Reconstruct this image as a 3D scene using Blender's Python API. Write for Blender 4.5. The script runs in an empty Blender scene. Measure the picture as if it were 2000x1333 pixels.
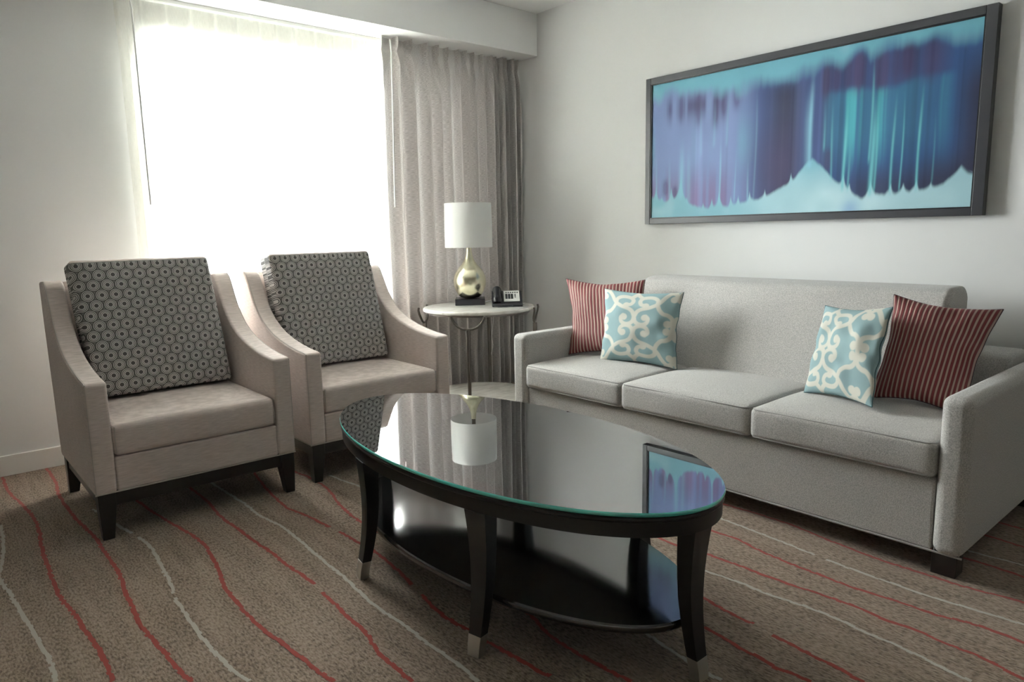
import bpy, bmesh, math, random
import numpy as np
from mathutils import Vector, Matrix, noise
R = math.radians
sc = bpy.context.scene
# ------------------------------------------------------------------ camera, world, light, exposure
cam_d = bpy.data.cameras.new('camera'); cam = bpy.data.objects.new('camera', cam_d)
sc.collection.objects.link(cam); sc.camera = cam
cam_d.sensor_width = 36.0; cam_d.lens = 1378.24 * 36 / 2000; cam_d.clip_start = 0.02; cam_d.clip_end = 300
r_, u_, b_ = (0.755812, -0.654512, -0.019045), (0.113859, 0.102727, 0.988172), (-0.644814, -0.74904, 0.152164)
cam.matrix_world = Matrix(((r_[0], u_[0], b_[0], 0), (r_[1], u_[1], b_[1], 0), (r_[2], u_[2], b_[2], 1.15), (0, 0, 0, 1)))
sc.view_settings.view_transform = 'Standard'; sc.view_settings.look = 'None'
sc.view_settings.gamma = 1.0; sc.view_settings.use_curve_mapping = False
sc.view_settings.exposure = 1.46
world = bpy.data.worlds.new('sky'); sc.world = world; world.use_nodes = True
wn = world.node_tree; wn.nodes.clear()
wo = wn.nodes.new('ShaderNodeOutputWorld'); wb = wn.nodes.new('ShaderNodeBackground')
wb.inputs[0].default_value = (0.97, 0.975, 1.0, 1); wb.inputs[1].default_value = 42.0
wn.links.new(wb.outputs[0], wo.inputs[0])
cy = sc.cycles
cy.use_denoising = True; cy.max_bounces = 10; cy.diffuse_bounces = 6; cy.glossy_bounces = 5
cy.transmission_bounces = 6; cy.transparent_max_bounces = 16; cy.sample_clamp_indirect = 8.0
cy.caustics_reflective = False; cy.caustics_refractive = False
def area(name, loc, rot, sx, sy, power, col=(1, 1, 1), portal=False):
    l = bpy.data.lights.new(name, 'AREA'); l.shape = 'RECTANGLE'; l.size = sx; l.size_y = sy
    l.energy = power; l.color = col
    if portal: l.cycles.is_portal = True
    o = bpy.data.objects.new(name, l); sc.collection.objects.link(o)
    o.location = loc; o.rotation_euler = rot
    return o
# daylight is sampled through the window opening (a portal adds no light of its own)
area('window_portal', (2.157, 4.42, 1.47), (R(-90), 0, 0), 2.12, 1.51, 1, portal=True)
XW, YW, ZC, ZS = 3.588, 4.215, 2.665, 2.38         # sofa wall, window wall, ceiling, soffit underside

# ------------------------------------------------------------------ materials
MATS = {}
def nodes(name):
    m = bpy.data.materials.new(name); m.use_nodes = True; MATS[name] = m
    nt = m.node_tree; nt.nodes.clear()
    o = nt.nodes.new('ShaderNodeOutputMaterial')
    return m, nt, o
def N(nt, t, **kw):
    n = nt.nodes.new(t)
    for k, v in kw.items():
        if k == 'i':
            for kk, vv in v.items(): n.inputs[kk].default_value = vv
        else: setattr(n, k, v)
    return n
def principled(nt, o, col, rough=0.6, metal=0.0, **inp):
    p = N(nt, 'ShaderNodeBsdfPrincipled')
    p.inputs['Base Color'].default_value = (*col, 1); p.inputs['Roughness'].default_value = rough
    p.inputs['Metallic'].default_value = metal
    for k, v in inp.items(): p.inputs[k.replace('_', ' ')].default_value = v
    nt.links.new(p.outputs[0], o.inputs[0]); return p
def plain(name, col, rough=0.6, metal=0.0, **inp):
    m, nt, o = nodes(name); principled(nt, o, col, rough, metal, **inp); return m
def L(nt, a, b): nt.links.new(a, b)
def mathn(nt, op, a, b=None, c=None):
    n = nt.nodes.new('ShaderNodeMath'); n.operation = op
    for i, v in enumerate((a, b, c)):
        if v is None: continue
        if isinstance(v, (int, float)): n.inputs[i].default_value = v
        else: nt.links.new(v, n.inputs[i])
    return n.outputs[0]
def ramp(nt, fac, stops):
    n = nt.nodes.new('ShaderNodeValToRGB'); e = n.color_ramp.elements
    while len(e) < len(stops): e.new(0.5)
    for k, (p, c) in zip(e, stops): k.position = p; k.color = (*c, 1)
    if fac is not None: nt.links.new(fac, n.inputs[0])
    return n.outputs[0]
def fabric(name, c1, c2, scale=(900, 900, 900), rough=0.9, bump=0.25, coarse=None, sheen=0.15, dist=0.0015, spread=0.15):
    """woven cloth: fine streaked noise in both colour and bump"""
    m, nt, o = nodes(name); p = principled(nt, o, c1, rough)
    p.inputs['Sheen Weight'].default_value = sheen; p.inputs['Specular IOR Level'].default_value = 0.15
    tc = N(nt, 'ShaderNodeTexCoord'); mp = N(nt, 'ShaderNodeMapping'); mp.inputs['Scale'].default_value = scale
    L(nt, tc.outputs['Object'], mp.inputs[0])
    n1 = N(nt, 'ShaderNodeTexNoise', i={'Scale': 1.0, 'Detail': 2.0}); L(nt, mp.outputs[0], n1.inputs['Vector'])
    col = ramp(nt, n1.outputs[0], [(0.5 - spread, c2), (0.5 + spread, c1)])
    if coarse:
        n2 = N(nt, 'ShaderNodeTexNoise', i={'Scale': coarse, 'Detail': 3.0}); L(nt, tc.outputs['Object'], n2.inputs['Vector'])
        mx = N(nt, 'ShaderNodeMix', data_type='RGBA', blend_type='MULTIPLY'); mx.inputs[0].default_value = 0.35
        L(nt, col, mx.inputs[6]); L(nt, ramp(nt, n2.outputs[0], [(0.35, (0.75, 0.75, 0.75)), (0.65, (1, 1, 1))]), mx.inputs[7]); col = mx.outputs[2]
    L(nt, col, p.inputs['Base Color'])
    b = N(nt, 'ShaderNodeBump', i={'Strength': bump, 'Distance': dist}); L(nt, n1.outputs[0], b.inputs['Height']); L(nt, b.outputs[0], p.inputs['Normal'])
    return m
def paint(name, col, rough=0.85):
    m, nt, o = nodes(name); p = principled(nt, o, col, rough); p.inputs['Specular IOR Level'].default_value = 0.25
    tc = N(nt, 'ShaderNodeTexCoord'); n1 = N(nt, 'ShaderNodeTexNoise', i={'Scale': 180.0, 'Detail': 2.0}); L(nt, tc.outputs['Object'], n1.inputs['Vector'])
    b = N(nt, 'ShaderNodeBump', i={'Strength': 0.05, 'Distance': 0.001}); L(nt, n1.outputs[0], b.inputs['Height']); L(nt, b.outputs[0], p.inputs['Normal'])
    return m
M_wall = paint('wall_paint', (0.74, 0.737, 0.73)); M_accent = paint('taupe_paint', (0.45, 0.43, 0.41)); M_ceil = paint('ceiling_paint', (0.84, 0.84, 0.83))
M_trim = plain('trim_paint', (0.78, 0.77, 0.74), 0.45)
M_chair = fabric('armchair_linen', (0.72, 0.62, 0.575), (0.58, 0.49, 0.45), (25, 25, 500), coarse=2.0, dist=0.0006)
M_sofa = fabric('sofa_weave', (0.57, 0.548, 0.525), (0.36, 0.345, 0.328), (300, 300, 300), bump=0.4, dist=0.0012, spread=0.14)
M_pipe = fabric('piping_cloth', (0.52, 0.46, 0.42), (0.42, 0.37, 0.335))
M_spipe = fabric('sofa_piping', (0.46, 0.44, 0.42), (0.34, 0.325, 0.31))
M_dark = plain('espresso_wood', (0.012, 0.010, 0.010), 0.32, Coat_Weight=0.35, Coat_Roughness=0.2)
M_table = plain('black_lacquer', (0.006, 0.005, 0.005), 0.38, Coat_Weight=0.15, Coat_Roughness=0.2)
M_shelf = plain('black_lacquer_shelf', (0.010, 0.009, 0.009), 0.12, IOR=1.9, Coat_Weight=0.5, Coat_Roughness=0.08)
M_cap = plain('brushed_nickel', (0.62, 0.60, 0.57), 0.32, 1.0)
M_marble = None
M_bronze = plain('bronze_metal', (0.16, 0.145, 0.13), 0.35, 0.9)
M_black = plain('black_plastic', (0.02, 0.02, 0.024), 0.35)
M_black2 = plain('black_lamp_base', (0.018, 0.016, 0.022), 0.25)
M_white = plain('white_plastic', (0.8, 0.8, 0.78), 0.4)
M_frame = plain('picture_frame_charcoal', (0.045, 0.045, 0.052), 0.38)
M_lip = plain('picture_frame_inner_lip', (0.006, 0.006, 0.008), 0.4)
M_red = plain('carpet_red_tuft', (0.29, 0.032, 0.016), 0.95, Sheen_Weight=0.2)
M_cream = plain('carpet_cream_tuft', (0.42, 0.375, 0.32), 0.95, Sheen_Weight=0.2)
M_button = plain('phone_button', (0.07, 0.07, 0.08), 0.5)
def mat_glass():
    m, nt, o = nodes('mirror_glass_top'); p = principled(nt, o, (0.43, 0.44, 0.455), 0.012, 1.0); return m
M_glass = mat_glass()
M_gedge = plain('teal_glass_edge', (0.09, 0.60, 0.53), 0.15, IOR=1.9, Coat_Weight=1.0)
def mat_pane():
    m, nt, o = nodes('window_glass'); t = N(nt, 'ShaderNodeBsdfTransparent', i={'Color': (0.93, 0.96, 0.95, 1)}); g = N(nt, 'ShaderNodeBsdfGlossy', i={'Roughness': 0.0})
    f = N(nt, 'ShaderNodeFresnel', i={'IOR': 1.45}); mx = N(nt, 'ShaderNodeMixShader'); L(nt, f.outputs[0], mx.inputs[0]); L(nt, t.outputs[0], mx.inputs[1]); L(nt, g.outputs[0], mx.inputs[2]); L(nt, mx.outputs[0], o.inputs[0]); return m
M_pane = mat_pane()
def mat_sheer():
    m, nt, o = nodes('sheer_voile')
    t = N(nt, 'ShaderNodeBsdfTransparent', i={'Color': (1, 1, 1, 1)}); tr = N(nt, 'ShaderNodeBsdfTranslucent', i={'Color': (0.93, 0.92, 0.87, 1)}); d = N(nt, 'ShaderNodeBsdfDiffuse', i={'Color': (0.88, 0.87, 0.81, 1)})
    tc = N(nt, 'ShaderNodeTexCoord'); mp = N(nt, 'ShaderNodeMapping'); mp.inputs['Scale'].default_value = (300, 300, 40); L(nt, tc.outputs['Object'], mp.inputs[0])
    n1 = N(nt, 'ShaderNodeTexNoise', i={'Scale': 1.0}); L(nt, mp.outputs[0], n1.inputs['Vector'])
    # woven threads: a voile seen at a slant closes up, so more cloth shows in the folds
    lw = N(nt, 'ShaderNodeLayerWeight', i={'Blend': 0.35})
    fac = mathn(nt, 'ADD', mathn(nt, 'MULTIPLY', n1.outputs[0], 0.16), mathn(nt, 'MULTIPLY', lw.outputs['Facing'], 0.75)); fac = mathn(nt, 'MINIMUM', mathn(nt, 'ADD', fac, 0.50), 0.97)
    c = N(nt, 'ShaderNodeMixShader', i={0: 0.45}); L(nt, tr.outputs[0], c.inputs[1]); L(nt, d.outputs[0], c.inputs[2])
    mx = N(nt, 'ShaderNodeMixShader'); L(nt, fac, mx.inputs[0]); L(nt, t.outputs[0], mx.inputs[1]); L(nt, c.outputs[0], mx.inputs[2]); L(nt, mx.outputs[0], o.inputs[0]); return m
M_sheer = mat_sheer()
def mat_drape(name, c1, c2, trans):
    m, nt, o = nodes(name)
    p = N(nt, 'ShaderNodeBsdfPrincipled', i={'Roughness': 0.48, 'Sheen Weight': 0.2, 'Specular IOR Level': 0.6})
    tc = N(nt, 'ShaderNodeTexCoord'); mp = N(nt, 'ShaderNodeMapping'); mp.inputs['Scale'].default_value = (110, 110, 420); L(nt, tc.outputs['UV'], mp.inputs[0])
    mp.inputs['Scale'].default_value = (150, 520, 1)
    n1 = N(nt, 'ShaderNodeTexNoise', i={'Scale': 1.0, 'Detail': 3.0}); L(nt, mp.outputs[0], n1.inputs['Vector'])
    col = ramp(nt, n1.outputs[0], [(0.38, c2), (0.62, c1)]); L(nt, col, p.inputs['Base Color'])
    b = N(nt, 'ShaderNodeBump', i={'Strength': 0.3, 'Distance': 0.0012}); L(nt, n1.outputs[0], b.inputs['Height']); L(nt, b.outputs[0], p.inputs['Normal'])
    tr = N(nt, 'ShaderNodeBsdfTranslucent'); L(nt, col, tr.inputs[0])
    mx = N(nt, 'ShaderNodeMixShader', i={0: trans}); L(nt, p.outputs[0], mx.inputs[1]); L(nt, tr.outputs[0], mx.inputs[2]); L(nt, mx.outputs[0], o.inputs[0]); return m
M_drape = mat_drape('drape_jacquard', (0.76, 0.725, 0.71), (0.46, 0.43, 0.418), 0.03)
def mat_marble():
    m, nt, o = nodes('cream_marble'); p = principled(nt, o, (0.75, 0.73, 0.68), 0.18)
    tc = N(nt, 'ShaderNodeTexCoord'); mp = N(nt, 'ShaderNodeMapping'); mp.inputs['Scale'].default_value = (6, 22, 6); L(nt, tc.outputs['Object'], mp.inputs[0])
    n1 = N(nt, 'ShaderNodeTexNoise', i={'Scale': 1.5, 'Detail': 5.0, 'Distortion': 0.6}); L(nt, mp.outputs[0], n1.inputs['Vector'])
    L(nt, ramp(nt, n1.outputs[0], [(0.35, (0.62, 0.60, 0.55)), (0.6, (0.78, 0.76, 0.71))]), p.inputs['Base Color']); return m
M_marble = mat_marble()
def mat_carpet():
    m, nt, o = nodes('carpet_loop_pile'); p = principled(nt, o, (0.3, 0.24, 0.19), 0.95); p.inputs['Specular IOR Level'].default_value = 0.1; p.inputs['Sheen Weight'].default_value = 0.1
    tc = N(nt, 'ShaderNodeTexCoord'); mp = N(nt, 'ShaderNodeMapping'); mp.inputs['Scale'].default_value = (170, 60, 1); L(nt, tc.outputs['Object'], mp.inputs[0])
    n1 = N(nt, 'ShaderNodeTexNoise', i={'Scale': 1.0, 'Detail': 2.5}); L(nt, mp.outputs[0], n1.inputs['Vector'])
    mp2 = N(nt, 'ShaderNodeMapping'); mp2.inputs['Scale'].default_value = (260, 260, 1); L(nt, tc.outputs['Object'], mp2.inputs[0])
    v = N(nt, 'ShaderNodeTexVoronoi', i={'Scale': 1.0}); L(nt, mp2.outputs[0], v.inputs['Vector'])
    n3 = N(nt, 'ShaderNodeTexNoise', i={'Scale': 1.3, 'Detail': 2.0}); L(nt, tc.outputs['Object'], n3.inputs['Vector'])
    mp4 = N(nt, 'ShaderNodeMapping'); mp4.inputs['Scale'].default_value = (28, 3.0, 1); L(nt, tc.outputs['Object'], mp4.inputs[0])
    n4 = N(nt, 'ShaderNodeTexNoise', i={'Scale': 1.0, 'Detail': 2.0}); L(nt, mp4.outputs[0], n4.inputs['Vector'])
    h = mathn(nt, 'ADD', mathn(nt, 'MULTIPLY', n1.outputs[0], 0.75), mathn(nt, 'MULTIPLY', n4.outputs[0], 0.25))
    col = ramp(nt, h, [(0.36, (0.13, 0.092, 0.066)), (0.52, (0.285, 0.216, 0.163)), (0.66, (0.36, 0.28, 0.218))])
    L(nt, col, p.inputs['Base Color'])
    hh = mathn(nt, 'SUBTRACT', n1.outputs[0], mathn(nt, 'MULTIPLY', v.outputs['Distance'], 0.5))
    b = N(nt, 'ShaderNodeBump', i={'Strength': 0.8, 'Distance': 0.004}); L(nt, hh, b.inputs['Height']); L(nt, b.outputs[0], p.inputs['Normal']); return m
M_carpet = mat_carpet()
def mat_rings():
    """concentric-ring jacquard: staggered rows of ringed discs laid out in the cushion's own cloth coordinates (metres)"""
    m, nt, o = nodes('ring_jacquard'); p = principled(nt, o, (0.3, 0.3, 0.3), 0.85); p.inputs['Sheen Weight'].default_value = 0.1; p.inputs['Specular IOR Level'].default_value = 0.2
    tc = N(nt, 'ShaderNodeTexCoord'); sx = N(nt, 'ShaderNodeSeparateXYZ'); L(nt, tc.outputs['UV'], sx.inputs[0])
    PU, PV = 0.0535, 0.0880
    def dist(ou, ov):
        a = mathn(nt, 'DIVIDE', mathn(nt, 'ADD', sx.outputs[0], ou * PU), PU); a = mathn(nt, 'SUBTRACT', mathn(nt, 'FRACT', a), 0.5)
        b = mathn(nt, 'DIVIDE', mathn(nt, 'ADD', sx.outputs[1], ov * PV), PV); b = mathn(nt, 'SUBTRACT', mathn(nt, 'FRACT', b), 0.5)
        a = mathn(nt, 'MULTIPLY', a, 1.0); b = mathn(nt, 'MULTIPLY', b, PV / PU)
        return mathn(nt, 'SQRT', mathn(nt, 'ADD', mathn(nt, 'POWER', a, 2.0), mathn(nt, 'POWER', b, 2.0)))
    d = mathn(nt, 'MINIMUM', dist(0, 0), dist(0.5, 0.5))
    lt, dk, md = (0.68, 0.65, 0.62), (0.12, 0.112, 0.107), (0.17, 0.16, 0.153)
    c = N(nt, 'ShaderNodeValToRGB'); c.color_ramp.interpolation = 'LINEAR'; e = c.color_ramp.elements
    st = [(0.0, dk), (0.15, dk), (0.17, lt), (0.225, lt), (0.24, md), (0.27, md), (0.285, lt), (0.33, lt), (0.345, dk), (0.385, dk), (0.40, lt), (0.435, lt), (0.45, dk), (0.50, dk), (0.52, (.25, .24, .23)), (0.56, (.25, .24, .23))]
    while len(e) < len(st): e.new(0.5)
    for k, (q, cc) in zip(e, st): k.position = q; k.color = (*cc, 1)
    L(nt, d, c.inputs[0])
    n1 = N(nt, 'ShaderNodeTexNoise', i={'Scale': 900.0}); L(nt, tc.outputs['Object'], n1.inputs['Vector'])
    mx = N(nt, 'ShaderNodeMix', data_type='RGBA', blend_type='MULTIPLY'); mx.inputs[0].default_value = 0.5; L(nt, c.outputs[0], mx.inputs[6]); L(nt, ramp(nt, n1.outputs[0], [(0.3, (0.6, 0.6, 0.6)), (0.6, (1, 1, 1))]), mx.inputs[7])
    L(nt, mx.outputs[2], p.inputs['Base Color']); return m
M_rings = mat_rings()
def mat_velvet():
    m, nt, o = nodes('red_tan_velvet_stripe'); p = principled(nt, o, (0.3, 0.03, 0.03), 0.7); p.inputs['Sheen Weight'].default_value = 0.12; p.inputs['Sheen Roughness'].default_value = 0.4
    tc = N(nt, 'ShaderNodeTexCoord'); sx = N(nt, 'ShaderNodeSeparateXYZ'); L(nt, tc.outputs['UV'], sx.inputs[0])
    f = mathn(nt, 'FRACT', mathn(nt, 'MULTIPLY', sx.outputs[0], 24.0)); tri = mathn(nt, 'ABSOLUTE', mathn(nt, 'SUBTRACT', f, 0.5))
    L(nt, ramp(nt, tri, [(0.0, (0.16, 0.018, 0.022)), (0.19, (0.20, 0.023, 0.027)), (0.26, (0.05, 0.012, 0.012)), (0.31, (0.36, 0.225, 0.185)), (0.5, (0.43, 0.285, 0.24))]), p.inputs['Base Color'])
    b = N(nt, 'ShaderNodeBump', i={'Strength': 0.6, 'Distance': 0.004}); L(nt, mathn(nt, 'SMOOTH_MIN', mathn(nt, 'MULTIPLY', tri, -3.0), -0.75, 0.2), b.inputs['Height']); L(nt, b.outputs[0], p.inputs['Normal']); return m
M_velvet = mat_velvet()
def mat_attr(name, rough, bump=0.2, **kw):
    m, nt, o = nodes(name); p = principled(nt, o, (0.5, 0.5, 0.5), rough, **kw); a = N(nt, 'ShaderNodeVertexColor', layer_name='pattern'); L(nt, a.outputs[0], p.inputs['Base Color'])
    tc = N(nt, 'ShaderNodeTexCoord'); n1 = N(nt, 'ShaderNodeTexNoise', i={'Scale': 700.0}); L(nt, tc.outputs['Object'], n1.inputs['Vector'])
    b = N(nt, 'ShaderNodeBump', i={'Strength': bump, 'Distance': 0.0008}); L(nt, n1.outputs[0], b.inputs['Height']); L(nt, b.outputs[0], p.inputs['Normal']); return m
M_scroll = mat_attr('scroll_print_cotton', 0.85); M_art = mat_attr('abstract_print_canvas', 0.5, 0.05, Specular_IOR_Level=0.2)
M_tpipe = plain('dark_teal_piping', (0.05, 0.11, 0.12), 0.8)
M_rpipe = plain('dark_plum_seam', (0.05, 0.02, 0.03), 0.8)
def mat_gold():
    m, nt, o = nodes('champagne_leaf'); p = principled(nt, o, (0.80, 0.75, 0.55), 0.26, 1.0)
    tc = N(nt, 'ShaderNodeTexCoord'); n1 = N(nt, 'ShaderNodeTexNoise', i={'Scale': 14.0, 'Detail': 4.0}); L(nt, tc.outputs['Object'], n1.inputs['Vector'])
    L(nt, ramp(nt, n1.outputs[0], [(0.3, (0.72, 0.68, 0.48)), (0.7, (0.88, 0.84, 0.66))]), p.inputs['Base Color']); return m
M_gold = mat_gold()
def mat_shade():
    m, nt, o = nodes('white_lamp_shade'); d = N(nt, 'ShaderNodeBsdfDiffuse', i={'Color': (0.86, 0.86, 0.85, 1)}); t = N(nt, 'ShaderNodeBsdfTranslucent', i={'Color': (0.9, 0.9, 0.88, 1)})
    mx = N(nt, 'ShaderNodeMixShader', i={0: 0.42}); L(nt, d.outputs[0], mx.inputs[1]); L(nt, t.outputs[0], mx.inputs[2]); L(nt, mx.outputs[0], o.inputs[0]); return m
M_shade = mat_shade()
M_bulb = plain('frosted_bulb', (0.85, 0.85, 0.83), 0.5)
M_facade = plain('distant_facade', (0.02, 0.03, 0.04), 0.8); M_far = plain('distant_glass', (0.05, 0.08, 0.10), 0.3); M_ground = plain('outside_ground', (0.45, 0.45, 0.42), 0.9)

# ------------------------------------------------------------------ mesh helpers
def wloc(p):
    v = Vector((0, 0, 0))
    while p is not None: v += p.location; p = p.parent
    return v
def link(name, me, mat, parent=None):
    o = bpy.data.objects.new(name, me); sc.collection.objects.link(o)
    for m in (mat if isinstance(mat, (list, tuple)) else [mat]):
        if m is not None: me.materials.append(m)
    if parent is not None:
        w = wloc(parent); me.transform(Matrix.Translation(-w)); o.parent = parent
    return o
def shade(me, ang=40):
    for p in me.polygons: p.use_smooth = True
    try: me.set_sharp_from_angle(angle=R(ang))
    except Exception: pass
def from_bm(name, bm, mat, parent=None, ang=40):
    bmesh.ops.recalc_face_normals(bm, faces=bm.faces)
    me = bpy.data.meshes.new(name); bm.to_mesh(me); bm.free(); shade(me, ang); return link(name, me, mat, parent)
def from_py(name, v, f, mat, parent=None, ang=60, uv=None, col=None, mi=None):
    me = bpy.data.meshes.new(name); me.from_pydata(v, [], f); me.update(); shade(me, ang)
    if uv is not None:
        ul = me.uv_layers.new(name='UVMap'); idx = np.empty(len(me.loops), dtype=np.int32); me.loops.foreach_get('vertex_index', idx)
        ul.data.foreach_set('uv', np.asarray(uv, dtype=np.float32)[idx].ravel())
    if col is not None:
        ca = me.color_attributes.new('pattern', 'FLOAT_COLOR', 'POINT'); c = np.ones((len(v), 4), dtype=np.float32); c[:, :3] = col; ca.data.foreach_set('color', c.ravel())
    if mi is not None: me.polygons.foreach_set('material_index', np.asarray(mi, dtype=np.int32))
    return link(name, me, mat, parent)
def bm_box(bm, x0, x1, y0, y1, z0, z1, r=0.0, seg=2):
    vs = [bm.verts.new((x, y, z)) for x in (x0, x1) for y in (y0, y1) for z in (z0, z1)]
    q = [(0, 1, 3, 2), (4, 6, 7, 5), (0, 4, 5, 1), (2, 3, 7, 6), (0, 2, 6, 4), (1, 5, 7, 3)]
    fs = [bm.faces.new([vs[i] for i in k]) for k in q]
    if r > 0:
        ed = list({e for f in fs for e in f.edges}); bmesh.ops.bevel(bm, geom=ed, offset=r, segments=seg, profile=0.5, affect='EDGES')
def flatten(o):
    # face-weighted normals: the broad faces stay flat, only the rounded edges blend
    w = o.modifiers.new('weighted_normals', 'WEIGHTED_NORMAL'); w.keep_sharp = True; w.weight = 100; return o
def box(name, x0, x1, y0, y1, z0, z1, mat, parent=None, r=0.004, seg=2):
    bm = bmesh.new(); bm_box(bm, x0, x1, y0, y1, z0, z1, r, seg); return flatten(from_bm(name, bm, mat, parent, 60))
def bm_prism(bm, pts, axis, a, b, r=0.0, seg=3, sharp=25):
    """extrude a polygon (pairs in the two other axes, in xyz order) along axis from a to b"""
    def P(p, t):
        q = list(p); q.insert(axis, t); return q
    va = [bm.verts.new(P(p, a)) for p in pts]; vb = [bm.verts.new(P(p, b)) for p in pts]; n = len(pts)
    fs = [bm.faces.new(va), bm.faces.new(vb[::-1])] + [bm.faces.new((va[i], vb[i], vb[(i + 1) % n], va[(i + 1) % n])) for i in range(n)]
    bm.normal_update()
    if r > 0:
        ed = [e for e in {e for f in fs for e in f.edges} if e.calc_face_angle(0) > R(sharp)]
        bmesh.ops.bevel(bm, geom=ed, offset=r, segments=seg, profile=0.5, affect='EDGES', clamp_overlap=True)
def prism(name, pts, axis, a, b, mat, parent=None, r=0.01, seg=3, sharp=25):
    bm = bmesh.new(); bm_prism(bm, pts, axis, a, b, r, seg, sharp); return flatten(from_bm(name, bm, mat, parent, 60))
def bm_tube(bm, pts, rad, n=10, closed=False):
    pts = [Vector(p) for p in pts]; m = len(pts); rings = []; up = Vector((0, 0, 1))
    rads = rad if isinstance(rad, (list, tuple)) else [rad] * m
    prev = None
    for i, p in enumerate(pts):
        a = pts[(i - 1) % m] if (i > 0 or closed) else p; b = pts[(i + 1) % m] if (i < m - 1 or closed) else p
        t = (b - a).normalized()
        if prev is None: s = t.cross(up if abs(t.z) < 0.9 else Vector((1, 0, 0))).normalized()
        else: s = (prev - t * prev.dot(t)).normalized()
        prev = s; w = t.cross(s)
        rings.append([bm.verts.new(p + (s * math.cos(k * 2 * math.pi / n) + w * math.sin(k * 2 * math.pi / n)) * rads[i]) for k in range(n)])
    for i in range(m if closed else m - 1):
        A, B = rings[i], rings[(i + 1) % m]
        for k in range(n): bm.faces.new((A[k], A[(k + 1) % n], B[(k + 1) % n], B[k]))
    if not closed: bm.faces.new(rings[0][::-1]); bm.faces.new(rings[-1])
def tube(name, pts, rad, mat, parent=None, n=10, closed=False):
    bm = bmesh.new(); bm_tube(bm, pts, rad, n, closed); return from_bm(name, bm, mat, parent, 60)
def lathe(name, prof, cx, cy, mat, parent=None, n=48, ang=35, closed_profile=False):
    bm = bmesh.new(); rings = []
    for (r, z) in prof: rings.append([bm.verts.new((cx + r * math.cos(k * 2 * math.pi / n), cy + r * math.sin(k * 2 * math.pi / n), z)) for k in range(n)])
    m = len(rings)
    for i in range(m if closed_profile else m - 1):
        A, B = rings[i], rings[(i + 1) % m]
        for k in range(n): bm.faces.new((A[k], A[(k + 1) % n], B[(k + 1) % n], B[k]))
    if not closed_profile: bm.faces.new(rings[0][::-1]); bm.faces.new(rings[-1])
    return from_bm(name, bm, mat, parent, ang)
def catmull(pts, k=8):
    pts = [np.array(p, float) for p in pts]; q = [2 * pts[0] - pts[1]] + pts + [2 * pts[-1] - pts[-2]]; out = []
    for i in range(1, len(q) - 2):
        for j in range(k):
            t = j / k; a, b, c, d = q[i - 1:i + 3]
            out.append(0.5 * (2 * b + (c - a) * t + (2 * a - 5 * b + 4 * c - d) * t * t + (3 * b - a - 3 * c + d) * t ** 3))
    out.append(pts[-1]); return out
def empty(name, loc, label, cat, group=None):
    o = bpy.data.objects.new(name, None); sc.collection.objects.link(o); o.location = loc; o.empty_display_size = 0.1
    return tag(o, label, cat, group)
def tag(o, label, cat, group=None):
    o['label'] = label; o['category'] = cat
    if group: o['group'] = group
    return o
def struct(o): o['kind'] = 'structure'; return o
def copy_tree(o, parent=None):
    c = o.copy(); sc.collection.objects.link(c); c.parent = parent
    for ch in [x for x in o.children]: copy_tree(ch, c)
    return c
def soft_box(name, x0, x1, y0, y1, z0, z1, mat, parent, puff=0.02, r=0.03, side=0.006, n=26, seed=0, uvscale=None):
    """upholstered cushion: rounded box with a crowned top and slightly swelling, gently uneven sides"""
    bm = bmesh.new(); cx, cy_, cz = (x0 + x1) / 2, (y0 + y1) / 2, (z0 + z1) / 2; hx, hy, hz = (x1 - x0) / 2, (y1 - y0) / 2, (z1 - z0) / 2
    bmesh.ops.create_cube(bm, size=2.0); bmesh.ops.subdivide_edges(bm, edges=bm.edges[:], cuts=n, use_grid_fill=True)
    for v in bm.verts:
        u, w, t = v.co
        # concentrate grid lines near the edges
        f = lambda s: math.sin(s * math.pi / 2)
        X, Y, Z = f(u) * hx, f(w) * hy, f(t) * hz
        # rounding
        ix, iy, iz = hx - r, hy - r, hz - min(r, hz * 0.9)
        c = Vector((max(-ix, min(ix, X)), max(-iy, min(iy, Y)), max(-iz, min(iz, Z)))); d = Vector((X, Y, Z)) - c
        if d.length > 1e-9:
            rr = max(abs(d.x), abs(d.y), abs(d.z)); d = d.normalized() * rr
        P = c + d; U, V, W = P.x / hx, P.y / hy, P.z / hz
        cu, cv, cw = max(0, 1 - U * U), max(0, 1 - V * V), max(0, 1 - W * W)
        nz = noise.noise(Vector((P.x * 5 + seed, P.y * 5, P.z * 5 + seed * 2)))
        P.z += puff * (cu * cv) ** 0.5 * (1 if W > 0 else 0.15 * -1) * (1 if abs(W) > 0.3 else abs(W) / 0.3) + nz * 0.003 * cw
        P.x += math.copysign(side, U) * (cv * cw) ** 0.5 * abs(U) ** 2 + nz * 0.004 * abs(U)
        P.y += math.copysign(side, V) * (cu * cw) ** 0.5 * abs(V) ** 2 + nz * 0.004 * abs(V)
        v.co = P + Vector((cx, cy_, cz))
    o = from_bm(name, bm, mat, parent, 80); return o
def rect_loop(x0, x1, y0, y1, z, r=0.03, k=5, zf=None):
    pts = []
    for (cx, cy_, a0) in ((x1 - r, y1 - r, 0), (x0 + r, y1 - r, 90), (x0 + r, y0 + r, 180), (x1 - r, y0 + r, 270)):
        for j in range(k + 1):
            a = R(a0 + 90 * j / k); pts.append((cx + r * math.cos(a), cy_ + r * math.sin(a), z))
    return pts
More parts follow.
